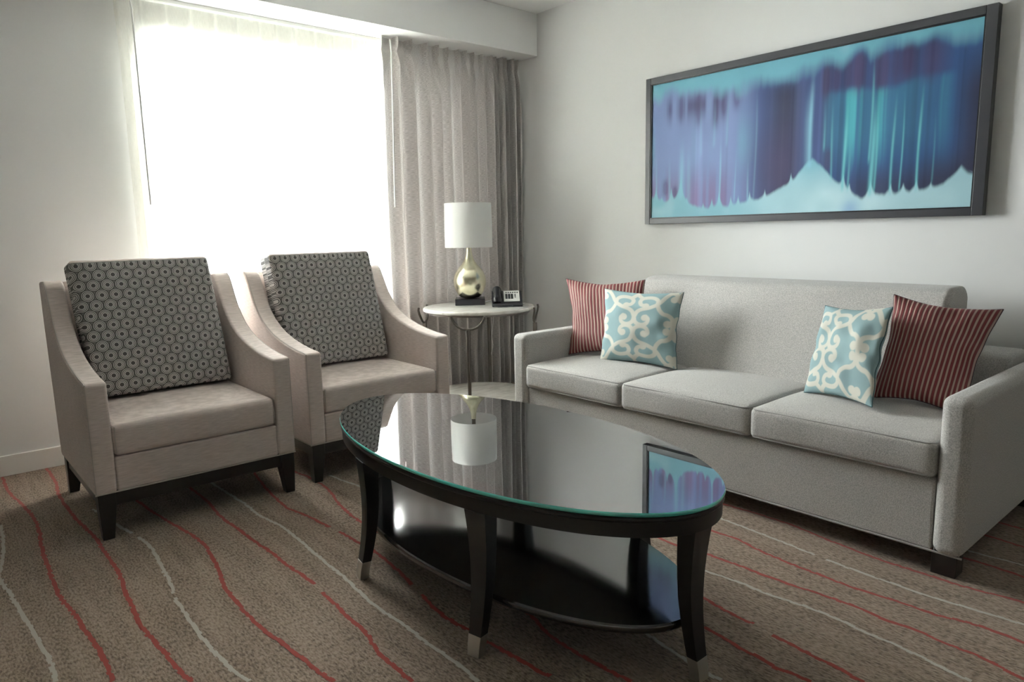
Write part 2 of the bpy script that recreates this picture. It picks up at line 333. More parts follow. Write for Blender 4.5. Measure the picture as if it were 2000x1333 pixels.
# ------------------------------------------------------------------ room shell
X0, Y0 = -2.6, -3.2                                  # left wall and the wall behind the camera
STRIPES = """r0.270,4.198 0.266,3.932 0.292,3.695 0.309,3.460 0.304,3.269 0.286,3.065 0.280,2.894 0.274,2.688 0.278,2.574 0.291,2.444 0.296,2.331 0.304,2.222 0.306,2.115 0.304,2.040 0.300,1.988;r0.454,4.226 0.453,3.918 0.437,3.737 0.435,3.475 0.445,3.256 0.459,3.054 0.458,2.863 0.459,2.671 0.444,2.498 0.435,2.354 0.429,2.234 0.433,2.128 0.442,2.036 0.445,1.943 0.457,1.844;w0.196,3.467 0.180,3.206 0.156,3.029 0.143,2.948 0.141,2.897 0.151,2.787 0.166,2.603 0.175,2.482 0.182,2.359 0.191,2.243 0.193,2.153 0.188,2.090;w0.516,3.397 0.552,3.141 0.577,2.999;w0.589,2.942 0.599,2.813 0.586,2.645 0.575,2.492 0.560,2.374;w0.553,2.341 0.547,2.179 0.544,2.051 0.547,1.939 0.554,1.832 0.570,1.744;r0.653,3.658 0.688,3.317 0.701,3.167 0.724,2.991 0.745,2.852 0.755,2.709 0.747,2.592 0.728,2.457 0.699,2.310 0.692,2.190 0.690,2.061 0.695,1.949 0.708,1.850 0.716,1.749 0.724,1.655 0.738,1.591;r0.902,3.520 0.913,3.161 0.896,2.929 0.905,2.748 0.908,2.586 0.917,2.453 0.919,2.315 0.926,2.183 0.928,2.113;r0.921,2.046 0.920,1.949 0.915,1.883 0.910,1.749 0.888,1.631 0.885,1.519 0.885,1.452;w0.999,3.568 1.006,3.352 1.014,3.184 1.024,2.969 1.020,2.838 1.041,2.667 1.040,2.528 1.036,2.392 1.027,2.214 1.025,2.090 1.011,1.942 1.007,1.834 1.016,1.718 1.013,1.590 1.016,1.484 1.016,1.400 1.012,1.336;r1.234,3.530 1.208,3.366 1.168,3.132 1.153,2.991 1.141,2.830 1.164,2.701 1.174,2.590 1.182,2.510;r1.190,2.443 1.195,2.316 1.201,2.194 1.188,2.037 1.167,1.888;r1.151,1.811 1.134,1.696 1.134,1.602 1.144,1.526 1.143,1.463 1.150,1.390 1.157,1.313 1.157,1.258 1.168,1.227;r1.355,3.412 1.365,3.251 1.379,3.130 1.379,2.995 1.366,2.879 1.329,2.736 1.309,2.616 1.300,2.508 1.302,2.333 1.301,2.147;w1.467,3.080 1.475,2.986 1.496,2.849 1.516,2.611 1.550,2.306;r1.313,1.814 1.334,1.611 1.324,1.468 1.296,1.378 1.291,1.290 1.291,1.202 1.298,1.129 1.302,1.070;w1.519,1.355 1.509,1.196 1.495,1.132 1.487,1.057 1.476,0.957 1.478,0.918;r2.514,1.788 2.514,1.573 2.521,1.420 2.517,1.276 2.491,1.145 2.474,1.027 2.461,0.913 2.462,0.781 2.462,0.660 2.478,0.573 2.482,0.509;w2.371,1.685 2.373,1.502 2.364,1.378 2.353,1.255 2.340,1.152 2.335,1.093;w2.327,1.048 2.320,0.937 2.318,0.830 2.316,0.731 2.325,0.641 2.333,0.556 2.341,0.475;r2.240,1.606 2.247,1.446 2.250,1.352 2.226,1.249 2.210,1.115 2.204,1.006 2.199,0.911 2.206,0.826 2.215,0.742 2.214,0.672 2.235,0.591 2.240,0.510 2.233,0.449;r2.049,1.558 2.047,1.464 2.065,1.347 2.069,1.221 2.068,1.157 2.074,1.043 2.085,0.938 2.086,0.836 2.078,0.761 2.083,0.672 2.073,0.591 2.073,0.523 2.058,0.462 2.044,0.404;w1.946,1.379 1.954,1.279 1.966,1.158 1.962,1.067 1.977,0.970 1.980,0.863 1.969,0.772 1.967,0.694 1.955,0.605 1.945,0.546 1.935,0.490;r1.799,1.247 1.794,1.181 1.779,1.100 1.775,1.047 1.777,1.002;r1.760,0.935 1.758,0.876 1.749,0.815 1.748,0.751 1.738,0.707 1.739,0.670;r1.659,1.136 1.653,1.086 1.648,1.016 1.639,0.959 1.637,0.908 1.629,0.855 1.638,0.804 1.640,0.761;r3.129,0.890 3.112,0.725 3.104,0.658 3.089,0.504;r2.956,0.894 2.944,0.728 2.930,0.617 2.916,0.471;w2.749,0.853 2.758,0.723 2.766,0.577 2.774,0.443;r2.675,0.855 2.685,0.721 2.679,0.626 2.671,0.554 2.657,0.421"""
def floor_mesh():
    v = [(X0, Y0, 0), (XW, Y0, 0), (XW, YW, 0), (X0, YW, 0)]; f = [(0, 1, 2, 3)]; mi = [0]; rnd = random.Random(4)
    for item in STRIPES.split(';'):
        k, pts = item[0], [tuple(map(float, q.split(','))) for q in item[1:].split()]
        m = 1 if k == 'r' else 2; hw = 0.0068 if k == 'r' else 0.0062
        c = catmull(pts, 10); d = []
        # resample every 6 mm: the tufting steps the stripe sideways stitch by stitch
        acc = [0.0]
        for a, b in zip(c, c[1:]): acc.append(acc[-1] + float(np.hypot(*(b - a))))
        n = max(2, int(acc[-1] / 0.008)); C = np.array(c)
        s = np.linspace(0, acc[-1], n); xs = np.interp(s, acc, C[:, 0]); ys = np.interp(s, acc, C[:, 1])
        off = 0
        for i in range(n - 1):
            if i % 2 == 0: off = rnd.uniform(-0.0026, 0.0026); w = hw * rnd.uniform(0.78, 1.15)
            z = 0.0012; b = len(v); xm = xs[i] + off
            v += [(xm - w, ys[i], z), (xm + w, ys[i], z), (xm + w, ys[i + 1] - 0.0006, z), (xm - w, ys[i + 1] - 0.0006, z)]; f.append((b, b + 1, b + 2, b + 3)); mi.append(m)
    return struct(from_py('floor', v, f, [M_carpet, M_red, M_cream], None, mi=mi))
floor_mesh()
def slab(name, x0, x1, y0, y1, z0, z1, mat): return struct(box(name, x0, x1, y0, y1, z0, z1, mat, None, 0))
slab('ceiling', X0 - .1, XW + .1, Y0 - .1, YW + .2, ZC, ZC + 0.12, M_ceil)
slab('wall_right', XW, XW + 0.12, Y0 - .1, YW + .2, 0, ZC, M_wall)
slab('wall_left', X0 - 0.12, X0, Y0 - .1, YW + .2, 0, ZC, M_wall)
slab('wall_front', X0, XW, Y0 - 0.12, Y0, 0, ZC, M_accent)
# window wall with its opening
WX0, WX1, WZ0, WZ1 = 1.095, 3.22, 0.715, 2.222
bm = bmesh.new()
for (a, b, c, d) in ((X0, WX0, 0, ZC), (WX1, XW, 0, ZC), (WX0, WX1, 0, WZ0), (WX0, WX1, WZ1, ZC)): bm_box(bm, a, b, YW, YW + 0.2, c, d)
bmesh.ops.remove_doubles(bm, verts=bm.verts, dist=1e-5)
struct(flatten(from_bm('wall_back', bm, M_wall)))
struct(box('trim_1', X0, XW, 3.833, YW, ZS, ZC, M_ceil, None, 0.003))
struct(box('baseboard_back', X0, XW, YW - 0.014, YW, 0, 0.103, M_trim, None, 0.003))
struct(box('baseboard_right', XW - 0.014, XW, Y0, YW - 0.014, 0, 0.103, M_trim, None, 0.003))
struct(box('baseboard_left', X0, X0 + 0.014, Y0, YW - 0.014, 0, 0.103, M_trim, None, 0.003))
bm = bmesh.new(); fy0, fy1, fw = YW + 0.13, YW + 0.18, 0.035
for q in ((WX0, WX0 + fw, WZ0, WZ1), (WX1 - fw, WX1, WZ0, WZ1), (WX0 + fw, WX1 - fw, WZ0, WZ0 + fw), (WX0 + fw, WX1 - fw, WZ1 - fw, WZ1)): bm_box(bm, q[0], q[1], fy0, fy1, q[2], q[3], 0.003, 1)
win = struct(flatten(from_bm('window_1', bm, M_trim)))
box('window_pane', WX0 + fw, WX1 - fw, fy0 + 0.02, fy0 + 0.026, WZ0 + fw, WZ1 - fw, M_pane, win, 0)
box('window_sill', WX0, WX1, YW + 0.0, fy0, WZ0, WZ0 + 0.012, M_trim, win, 0.002)

# outside: a pale haze of buildings far beyond the glass
struct(box('ground_plane', -60, 80, 6, 120, -12.2, -12, M_ground, None, 0))  # ground plane added outdoors, far below the window
bt = empty('office_building', (16.9, 58, -12), 'blue-grey building far outside, faint through the left of the sheer curtain', 'building')
box('tower', 13.2, 17.3, 55, 68, -12, 10.2, M_facade, bt, 0.02)
box('annex', 17.3, 20.5, 57, 68, -12, 6.4, M_facade, bt, 0.02)
for kx in range(3):
    for kz in range(6): box('window', 13.6 + kx * 1.25, 14.5 + kx * 1.25, 54.93, 55.1, -4.2 + kz * 2.2, -2.9 + kz * 2.2, M_far, bt, 0)

# ------------------------------------------------------------------ curtains
ct = tag(box('curtain_track', 0.95, 3.57, 4.085, 4.125, ZS - 0.02, ZS, M_white, None, 0.003), 'slim white ceiling track under the soffit carrying drape and sheer', 'curtain track')
def curtain(name, x0, x1, yc, z0, z1, folds, amp, mat, label, cat, seed, nz=46, per=22, head=0.11, xb0=None, lead=0.0, bulge=0.0, irregular=0.35, taper=0.0, sharp=1.6, hg=0.45, xs=0.4):
    rnd = random.Random(seed); ws = [1 + rnd.uniform(-irregular, irregular) for _ in range(folds)]; ws = [w * (1 + taper * (0.5 - i / folds)) for i, w in enumerate(ws)]; tot = sum(ws)
    am = [1 + rnd.uniform(-irregular, irregular) for _ in range(folds + 1)]; ph2 = [rnd.uniform(0, 6.28) for _ in range(folds + 1)]
    v, f, uv = [], [], []; cols = folds * per + 1; zs = [z1 - (z1 - z0) * (j / nz) ** 1.5 for j in range(nz + 1)]
    xb0 = x0 if xb0 is None else xb0; edge = [0]
    for w in ws: edge.append(edge[-1] + w / tot)
    for z in zs:
        h = (z1 - z); tt = min(1, h / (z1 - z0))
        for i in range(cols):
            k = min(folds - 1, i // per); t = (i - k * per) / per
            s = edge[k] + (edge[k + 1] - edge[k]) * t
            xl = x0 + (xb0 - x0) * tt
            blend = min(1, max(0, (h - head) / 0.22)); sx = s
            x = xl + (x1 - xl) * sx
            A = amp * (am[k] * (1 - t) + am[k + 1] * t)
            # pinch-pleat header: narrow stand-up pleats, drawn in at the tack, then opening downwards
            pin = math.exp(-((h - head) / 0.035) ** 2)
            p = 2 * math.pi * t; wave = math.cos(p)
            head_w = (max(0, math.cos(p)) ** 5) * 1.5 - 0.45
            # broad rounded folds meeting in narrow dark creases
            body = (2.1 * abs(math.cos(math.pi * t)) ** sharp - 1.0 if sharp < 2 else math.tanh(sharp * (math.cos(p) + 0.25 * math.sin(ph2[k])))) + 0.12 * math.cos(2 * p + ph2[k]) + 0.08 * math.sin(2.3 * z + ph2[k])
            if h < head: w_ = head_w * (0.75 - 0.25 * pin)
            else: w_ = head_w * (1 - blend) + body * blend
            g = (hg + (1 - hg) * blend) * (1 - 0.35 * pin)
            y = yc - A * w_ * g + bulge * math.sin(math.pi * tt) * (1 - sx)
            x += amp * xs * blend * math.sin(p) * am[k] * (1 if 0 < i < cols - 1 else 0) + lead * math.sin(math.pi * tt) * (1 - sx) ** 4
            v.append((x, y, z)); uv.append((i / cols * (x1 - x0) * 1.9, z))
    for j in range(nz):
        for i in range(cols - 1): a = j * cols + i; f.append((a, a + 1, a + cols + 1, a + cols))
    o = from_py(name, v, f, mat, None, 80, uv=uv); return tag(o, label, cat)
curtain('sheer_curtain', 0.965, 3.50, 4.15, 0.015, 2.3795, 22, 0.026, M_sheer, 'white translucent pleated sheer curtain drawn across the bright window', 'curtain', 5, nz=40, per=14, head=0.10, irregular=0.15)
curtain('drape', 2.43, 3.55, 4.035, 0.02, 2.3795, 15, 0.055, M_drape, 'taupe pinch-pleated drape gathered at the right of the window', 'curtain', 11, xb0=2.44, lead=-0.02, irregular=0.4, taper=0.9, sharp=2.6, hg=0.95, per=30, xs=-0.22)
w1 = tag(tube('curtain_wand', [(1.03, 4.09, 2.36), (1.033, 4.085, 2.30), (1.036, 4.085, 1.33)], 0.0045, M_white), 'thin grey pull wand hanging at the left edge of the sheer curtain', 'curtain wand', 'curtain pull wands')
w2 = tag(tube('curtain_wand', [(2.475, 3.985, 2.352), (2.475, 3.975, 2.28), (2.45, 3.97, 1.325)], 0.005, M_white), 'white pull wand hanging in front of the drape by its window-side edge', 'curtain wand', 'curtain pull wands')

# ------------------------------------------------------------------ framed art on the sofa wall
art = empty('framed_picture', (3.565, 1.914, 1.616), 'large charcoal-framed abstract print of blue and purple drips on the right wall', 'picture')
ya, yb, za, zb, xf = 1.003, 2.825, 1.184, 2.048, 3.54
bm = bmesh.new(); fw = 0.036
for q in ((ya, ya + fw + .008, za, zb), (yb - fw, yb, za, zb), (ya + fw + .008, yb - fw, za, za + fw - .003), (ya + fw + .008, yb - fw, zb - fw, zb)): bm_box(bm, xf, XW - 0.002, q[0], q[1], q[2], q[3], 0.0025, 2)
flatten(from_bm('frame', bm, M_frame, art))
iy0, iy1, iz0, iz1 = ya + fw + .008, yb - fw, za + fw - .003, zb - fw
bm = bmesh.new(); lw = 0.006
for q in ((iy0, iy0 + lw, iz0, iz1), (iy1 - lw, iy1, iz0, iz1), (iy0 + lw, iy1 - lw, iz0, iz0 + lw), (iy0 + lw, iy1 - lw, iz1 - lw, iz1)): bm_box(bm, xf + 0.004, xf + 0.03, q[0], q[1], q[2], q[3])
from_bm('inner_lip', bm, M_lip, art)
def fbm1(x, seed, octs=4, f0=6.0):
    out = np.zeros_like(x); a = 1.0; f = f0; rs = np.random.RandomState(seed); tot = 0
    for _ in range(octs):
        tab = rs.rand(2048); t = x * f + rs.rand() * 50; i = np.floor(t).astype(int); g = t - i; g = g * g * (3 - 2 * g)
        out += a * (tab[i % 2048] * (1 - g) + tab[(i + 1) % 2048] * g); tot += a; a *= 0.55; f *= 2.1
    return out / tot
def noise2(u, v, seed, fu, fv):
    rs = np.random.RandomState(seed); T = rs.rand(256, 256); a, b = u * fu + 3.3, v * fv + 7.7
    i, j = np.floor(a).astype(int), np.floor(b).astype(int); g, h = a - i, b - j; g = g * g * (3 - 2 * g); h = h * h * (3 - 2 * h)
    t = lambda p, q: T[p % 256, q % 256]
    return (t(i, j) * (1 - g) + t(i + 1, j) * g) * (1 - h) + (t(i, j + 1) * (1 - g) + t(i + 1, j + 1) * g) * h
def sstep(a, b, x): t = np.clip((x - a) / (b - a), 0, 1); return t * t * (3 - 2 * t)
def paint_art(U, V):
    bot = [(0, .14), (.03, .11), (.08, .10), (.12, .13), (.16, .065), (.2, .05), (.25, .045), (.30, .045), (.35, .06), (.40, .085), (.44, .105), (.48, .145), (.51, .175), (.535, .22), (.56, .285), (.584, .335), (.61, .28), (.64, .21), (.665, .165), (.69, .12), (.712, .085), (.734, .065), (.75, .08), (.791, .078), (.83, .085), (.87, .09), (.91, .105), (.935, .125), (.955, .165), (.972, .215), (.985, .185), (1, .17)]
    top = [(0, .90), (.08, .93), (.14, .92), (.2, .90), (.276, .86), (.35, .86), (.394, .86), (.44, .85), (.5, .86), (.551, .90), (.586, .90), (.608, .93), (.66, .90), (.711, .96), (.735, .90), (.768, .95), (.817, .95), (.86, .93), (.909, .94), (1, .92)]
    ip = lambda tab, x: np.interp(x, [a for a, b in tab], [b for a, b in tab])
    st = fbm1(U, 3, 5, 14.0); fine = fbm1(U, 9, 3, 60.0)
    cloud = noise2(U, V, 5, 9, 5) * .6 + noise2(U, V, 6, 22, 9) * .4
    Vw = V + (noise2(U, V, 8, 60, 8) - .5) * .012
    b = ip(bot, U) + (fine - .5) * .022
    for (u0, h, w) in ((.02, .10, .006), (.045, .03, .005), (.085, .11, .006), (.125, .16, .009), (.15, .04, .006), (.215, .04, .004), (.248, .06, .004), (.275, .12, .006), (.318, .07, .005), (.345, .05, .004), (.385, .06, .004), (.437, .05, .003), (.52, .06, .003), (.677, .08, .004), (.695, .05, .003), (.753, .09, .006), (.806, .06, .004), (.838, .05, .004), (.870, .07, .004), (.905, .03, .004)): b = b + h * np.exp(-np.abs(U - u0) / w)
    t = ip(top, U) - (fbm1(U, 21, 3, 40.) - .5) * .05
    mask = sstep(-0.006, 0.028, Vw - b) * (1 - sstep(-.06, .06, V - t + (cloud - .5) * .12))
    def arr(c): return np.array(c)[None, :] * np.ones((len(U), 1))
    cyan = arr((.15, .38, .48)); pale = arr((.42, .60, .65)); lilac = arr((.19, .255, .47)); indigo = arr((.055, .085, .21)); plum = arr((.060, .048, .12)); dark = arr((.035, .035, .065)); teal = arr((.07, .36, .42)); navy = arr((.035, .085, .22)); rose = arr((.20, .14, .28))
    mix = lambda a, b, m: a * (1 - m[:, None]) + b * m[:, None]
    bg = mix(cyan, pale, np.clip(sstep(.40, .10, V) * (.25 + .75 * sstep(.25, .55, U)) * (.6 + .5 * cloud) + sstep(.55, .9, cloud) * .35, 0, 1))
    # body colour by zones along the strip
    body = mix(lilac, indigo, sstep(.30, .44, U))
    body = mix(body, dark, np.exp(-((U - .495) / .055) ** 2) * sstep(.95, .75, V) * .85)
    body = mix(body, navy, sstep(.60, .66, U))
    body = mix(body, dark, sstep(.93, .995, U) * sstep(.95, .6, V) * .85)
    body = mix(body, dark, sstep(.62, .75, U) * sstep(.33, .12, V) * .75)
    body = mix(body, dark, sstep(.84, .93, U) * sstep(.42, .16, V) * .6)
    # left: purple band high up, light middle, rosy feet
    L_ = 1 - sstep(.30, .42, U)
    body = mix(body, plum, L_ * np.exp(-((V - .80) / .09) ** 2) * sstep(.42, .62, st) * .75)
    body = mix(body, cyan, L_ * np.exp(-((V - .50) / .17) ** 2) * sstep(.35, .6, fbm1(U, 33, 3, 10.)) * .75)
    body = mix(body, rose, L_ * sstep(.42, .12, V) * sstep(.40, .6, fbm1(U, 41, 3, 18.)) * .8)
    body = mix(body, plum, sstep(.36, .47, U) * (1 - sstep(.50, .56, U)) * sstep(.7, .3, V) * .6)
    # right: dark blobs in the upper band, teal veins below them
    Rr = sstep(.60, .63, U) * (1 - sstep(.90, .96, U))
    blob = sstep(.36, .52, np.abs(np.sin(U * 50 + 6 * fbm1(U, 55, 2, 8.)))) * .5 + .5
    low = .735 + .05 * (fbm1(U, 61, 2, 16.) - .5)
    body = mix(body, plum, Rr * sstep(-.02, .03, V - low) * (1 - sstep(.88, .96, V)) * blob * .45)
    vein = sstep(.50, .70, fbm1(U + (noise2(U, V, 70, 8, 4) - .5) * .012, 71, 4, 24.))
    body = mix(body, teal, Rr * sstep(.03, -.03, V - low) * sstep(.18, .5, V) * (.25 + .75 * vein) * (1 - .55 * sstep(.82, .92, U)) * .85)
    for (u0, v0, ru, rv, s_) in ((.615, .81, .012, .10, .8), (.645, .82, .010, .09, .6), (.675, .83, .012, .10, .6), (.705, .84, .016, .12, .85), (.765, .82, .020, .11, .7), (.80, .84, .010, .10, .5), (.83, .86, .016, .11, .85), (.885, .84, .022, .12, .6), (.63, .32, .010, .07, .6), (.12, .80, .010, .10, .5), (.19, .78, .012, .12, .55), (.255, .76, .012, .13, .75), (.285, .80, .012, .12, .65), (.33, .83, .014, .10, .6), (.06, .22, .012, .06, .6), (.10, .18, .010, .05, .6)):
        body = mix(body, plum if u0 > .05 else rose, np.clip(1.4 * np.exp(-((U - u0) / ru) ** 2 - np.abs((V - v0) / rv) ** 3), 0, 1) * s_)
    body = mix(body, body * .55, sstep(.55, .8, fbm1(U, 81, 4, 30.)) * .5)
    body = mix(body, body * 1.5 + .02, sstep(.62, .85, st) * .45)
    out = mix(bg, body, mask)
    # thin light runs
    for (u0, v0, v1, w, s) in ((.576, .30, .93, .006, .8), (.568, .30, .85, .010, .35), (.615, .40, .72, .003, .5), (.64, .2, .72, .003, .5), (.677, .14, .72, .004, .95), (.690, .14, .5, .003, .6), (.753, .10, .72, .006, .9), (.745, .3, .95, .003, .7), (.762, .12, .7, .003, .7), (.806, .11, .72, .003, .8), (.828, .12, .7, .002, .8), (.871, .12, .75, .003, .9), (.905, .15, .6, .002, .35), (.022, .15, .55, .003, .6), (.075, .15, .5, .004, .6), (.125, .15, .62, .010, .7), (.155, .1, .6, .008, .4), (.275, .1, .6, .003, .8), (.332, .1, .5, .002, .6), (.378, .1, .42, .003, .7), (.4, .1, .9, .003, .25), (.437, .1, .2, .002, .5), (.52, .18, .30, .002, .8), (.20, .45, .9, .004, .3), (.25, .5, .92, .005, .3), (.30, .5, .92, .004, .35)):
        uu = u0 + .0022 * np.sin(V * 6 + u0 * 90); m = np.exp(-((U - uu) / w) ** 2) * sstep(v0 - .04, v0 + .02, V) * (1 - sstep(v1 - .35, v1, V)) * s * .85
        out = mix(out, arr((.16, .52, .56)) if u0 > .6 else arr((.24, .50, .64)), m)
    # a faint violet bloom in the pale ground
    out = mix(out, arr((.22, .36, .58)), np.exp(-(((U - .70) / .022) ** 2 + ((V - .015) / .05) ** 2)) * .7)
    out *= (0.93 + .14 * cloud)[:, None]
    return np.clip(out, 0, 1)
nu, nv = 560, 250
gy = np.linspace(iy1 - lw, iy0 + lw, nu); gz = np.linspace(iz0 + lw, iz1 - lw, nv); Y, Z = np.meshgrid(gy, gz); U, V = np.meshgrid(np.linspace(0, 1, nu), np.linspace(0, 1, nv))
vv = np.stack([np.full(Y.size, xf + 0.012), Y.ravel(), Z.ravel()], 1).tolist()
idx = np.arange(nu * nv).reshape(nv, nu); ff = np.stack([idx[:-1, :-1], idx[:-1, 1:], idx[1:, 1:], idx[1:, :-1]], -1).reshape(-1, 4).tolist()
nb = len(vv); bx = XW - 0.012                        # the canvas has a backing board so that it is a slab, not a sheet
vv += [(bx, gy[0], gz[0]), (bx, gy[-1], gz[0]), (bx, gy[-1], gz[-1]), (bx, gy[0], gz[-1])]
ff += [(nb + 3, nb + 2, nb + 1, nb)]
col = np.vstack([paint_art(U.ravel(), V.ravel()), np.full((4, 3), .1)])
from_py('canvas', vv, ff, M_art, art, 80, col=col)

# ------------------------------------------------------------------ armchairs
CX, CF = 0.866, 2.985                               # centre x and front y of the left chair
def armchair():
    t = empty('armchair', (CX, CF + 0.4, 0), 'beige armchair with ring-patterned back cushion, left of the two, furthest from the sofa', 'armchair', 'ring-cushioned armchairs under the window')
    y = lambda d: CF + d
    prof = [(y(0.002), .185), (y(0), .617), (y(.02), .622), (y(.10), .628), (y(.19), .640), (y(.28), .657), (y(.36), .678), (y(.43), .705), (y(.49), .738), (y(.54), .778), (y(.58), .822), (y(.615), .875), (y(.645), .925), (y(.668), .958), (y(.70), .977), (y(.80), .972), (y(.795), .80), (y(.735), .185)]
    for s in (-1, 1):
        a, b = (CX - .401, CX - .322) if s < 0 else (CX + .322, CX + .401)
        arm = prism('arm', prof, 0, a, b, M_chair, t, 0.012, 3, 30)
        xe = CX + s * .3955
        bm = bmesh.new(); bm_tube(bm, [(xe, p[0] + (.004 if i == 0 else 0), p[1] - .003) for i, p in enumerate(prof[1:15])], 0.0028, 6)
        bm_tube(bm, [(xe, y(.006), .19), (xe, y(.005), .614)], 0.0028, 6); bm_tube(bm, [(xe, y(.006), .186), (xe, y(.735), .186)], .003, 6)
        from_bm('piping', bm, M_pipe, arm)
    prism('back_frame', [(y(.70), .20), (y(.735), .97), (y(.80), .965), (y(.79), .80), (y(.735), .20)], 0, CX - .322, CX + .322, M_chair, t, 0.01, 3)
    fr = prism('front_rail', [(y(.008), .186), (y(.008), .322), (y(.70), .322), (y(.70), .186)], 0, CX - .322, CX + .322, M_chair, t, 0.008)
    tube('piping', [(CX - .40, y(.006), .186), (CX + .40, y(.006), .186)], 0.003, M_pipe, fr, 6)
    sc_ = soft_box('seat_cushion', CX - .320, CX + .320, y(.004), y(.62), .323, .447, M_chair, t, puff=0.018, r=0.022, side=0.004)
    for s in (-1, 1): tube('piping', [(CX + s * .312, y(.006), .335), (CX + s * .314, y(.003), .39), (CX + s * .312, y(.008), .44)], .0022, M_pipe, sc_, 6)
    # back cushion: leans on the back frame, stands proud of it; UV in metres across the cloth
    n, m = 40, 44; v, f, uv = [], [], []; W, H, T = .288, .60, .145; rr = .020
    yb_, zb_, lean = y(.565), .452, R(11.0)
    def place(a, b, c):                                   # a across, b up the cushion, c forward
        return (CX + a, yb_ + math.sin(lean) * b - math.cos(lean) * c, zb_ + math.cos(lean) * b + math.sin(lean) * c)
    bm = bmesh.new(); bmesh.ops.create_cube(bm, size=2.0); bmesh.ops.subdivide_edges(bm, edges=bm.edges[:], cuts=34, use_grid_fill=True)
    uvl = bm.loops.layers.uv.new('UVMap'); raw = {}
    for vt in bm.verts:
        a, b, c = [math.sin(q * math.pi / 2) for q in vt.co]; X, Z_, Yc = a * W, b * H / 2, c * T / 2
        ix, iz, iy = W - rr, H / 2 - rr, T / 2 - rr
        cc = Vector((max(-ix, min(ix, X)), max(-iz, min(iz, Z_)), max(-iy, min(iy, Yc)))); d = Vector((X, Z_, Yc)) - cc
        if d.length > 1e-9: d = d.normalized() * max(abs(d.x), abs(d.y), abs(d.z))
        P = cc + d; ca, cb = max(0, 1 - (P.x / W) ** 2), max(0, 1 - (P.y / (H / 2)) ** 2)
        nz_ = noise.noise(Vector((P.x * 6, P.y * 6, P.z * 4)))
        P.z += math.copysign(.028, P.z) * (ca * cb) ** .45 * min(1, abs(P.z) / (T / 2)) + .004 * nz_
        skew = .004 - .036 * (P.y + H / 2) / H            # pushed a little to the left at the top
        P.x = P.x + skew; raw[vt] = (P.x, P.y + H / 2, P.z); vt.co = place(P.x, P.y + H / 2, P.z + .07)
    for fc in bm.faces:
        for lp in fc.loops: a, b, c = raw[lp.vert]; lp[uvl].uv = (a + .0, b + (0 if c > 0 else .05) - (c * .6 if b > H * .97 else 0))
    # the top boxing is plain light cloth
    for fc in bm.faces:
        zc = sum(raw[q.link_loops[0].vert if False else q][1] for q in fc.verts) / 4; cc_ = sum(raw[q][2] for q in fc.verts) / 4
        fc.material_index = 1 if zc > H - .013 else 0
    from_bm('back_cushion', bm, [M_rings, M_chair], t, 80)
    box('plinth', CX - .385, CX + .385, y(.018), y(.70), .128, .186, M_dark, t, 0.003)
    for sx_ in (-1, 1):
        for sy in (0, 1):
            ox = CX + sx_ * .392; oy = y(.006) if sy == 0 else y(.735)
            ix_, iy_ = -sx_, (1 if sy == 0 else -1); bm = bmesh.new(); lv = []
            for (w, zz, o_) in ((.062, .186, 0), (.060, .128, .0), (.040, 0, .004 if sy == 0 else -.02)):
                x0, x1 = ox + ix_ * (.004 if zz == 0 else 0), ox + ix_ * (w + (.004 if zz == 0 else 0)); y0_, y1_ = oy + iy_ * o_, oy + iy_ * (o_ + w)
                lv.append([bm.verts.new(q) for q in ((x0, y0_, zz), (x1, y0_, zz), (x1, y1_, zz), (x0, y1_, zz))])
            for A, B in zip(lv, lv[1:]):
                for k in range(4): bm.faces.new((A[k], A[(k + 1) % 4], B[(k + 1) % 4], B[k]))
            bm.faces.new(lv[0]); bm.faces.new(lv[-1][::-1]); bmesh.ops.bevel(bm, geom=bm.edges[:], offset=.002, segments=1, affect='EDGES')
            from_bm('leg', bm, M_dark, t, 30)
    return t
ch1 = armchair()
ch2 = copy_tree(ch1); ch2.location = ch1.location + Vector((0.887, 0.028, 0))
ch2['label'] = 'beige armchair with ring-patterned back cushion, right of the two, in front of the bright window'

# ------------------------------------------------------------------ sofa
sofa = empty('sofa', (2.97, 1.765, 0), 'long light grey woven three-seat sofa standing along the right wall', 'sofa')
SF = 2.458
for (a, b) in ((.678, .770), (2.752, 2.858)):
    arm = prism('arm', [(SF, .080), (SF, .612), (SF + .98, .612), (SF + .98, .080)], 1, a, b, M_sofa, sofa, 0.032, 5)
    for yy in (a + .004, b - .004):
        tube('piping', [(SF + .012, yy + (.006 if yy == a + .004 else -.006), .09), (SF + .012, yy + (.006 if yy == a + .004 else -.006), .58)], .0018, M_spipe, arm, 6)
bs = box('base', SF + .018, SF + .95, .772, 2.750, .082, .330, M_sofa, sofa, .010, 3)
tube('piping', [(SF + .016, .68, .083), (SF + .016, 2.855, .083)], .0035, M_spipe, bs, 6)
back = prism('back', [(2.955, .40), (3.165, .860), (3.195, .885), (3.24, .893), (3.36, .893), (3.40, .86), (3.40, .40)], 1, .985, 2.545, M_sofa, sofa, .028, 4, 40)
prism('rear_frame', [(3.10, .33), (3.22, .62), (3.26, .645), (3.42, .645), (3.438, .62), (3.438, .09), (3.10, .09)], 1, .772, 2.750, M_sofa, sofa, .02, 3, 40)
for i, (a, b) in enumerate(((.774, 1.432), (1.436, 2.090), (2.094, 2.748))):
    cu = soft_box('seat_cushion', SF - .004, 3.06, a, b, .335, .452, M_sofa, sofa, puff=.026, r=.020, side=.007, seed=i * 3.7)
    for z_ in (.4485, .3395): tube('piping', rect_loop(SF + .000, 3.05, a + .005, b - .005, z_, .024), .0036, M_spipe, cu, 8, True)
for (xa, ya_) in ((SF + .035, .700), (SF + .035, 2.775), (3.36, .700), (3.36, 2.775)): box('leg', xa, xa + .07, ya_, ya_ + .075, 0, .082, M_dark, sofa, .003)

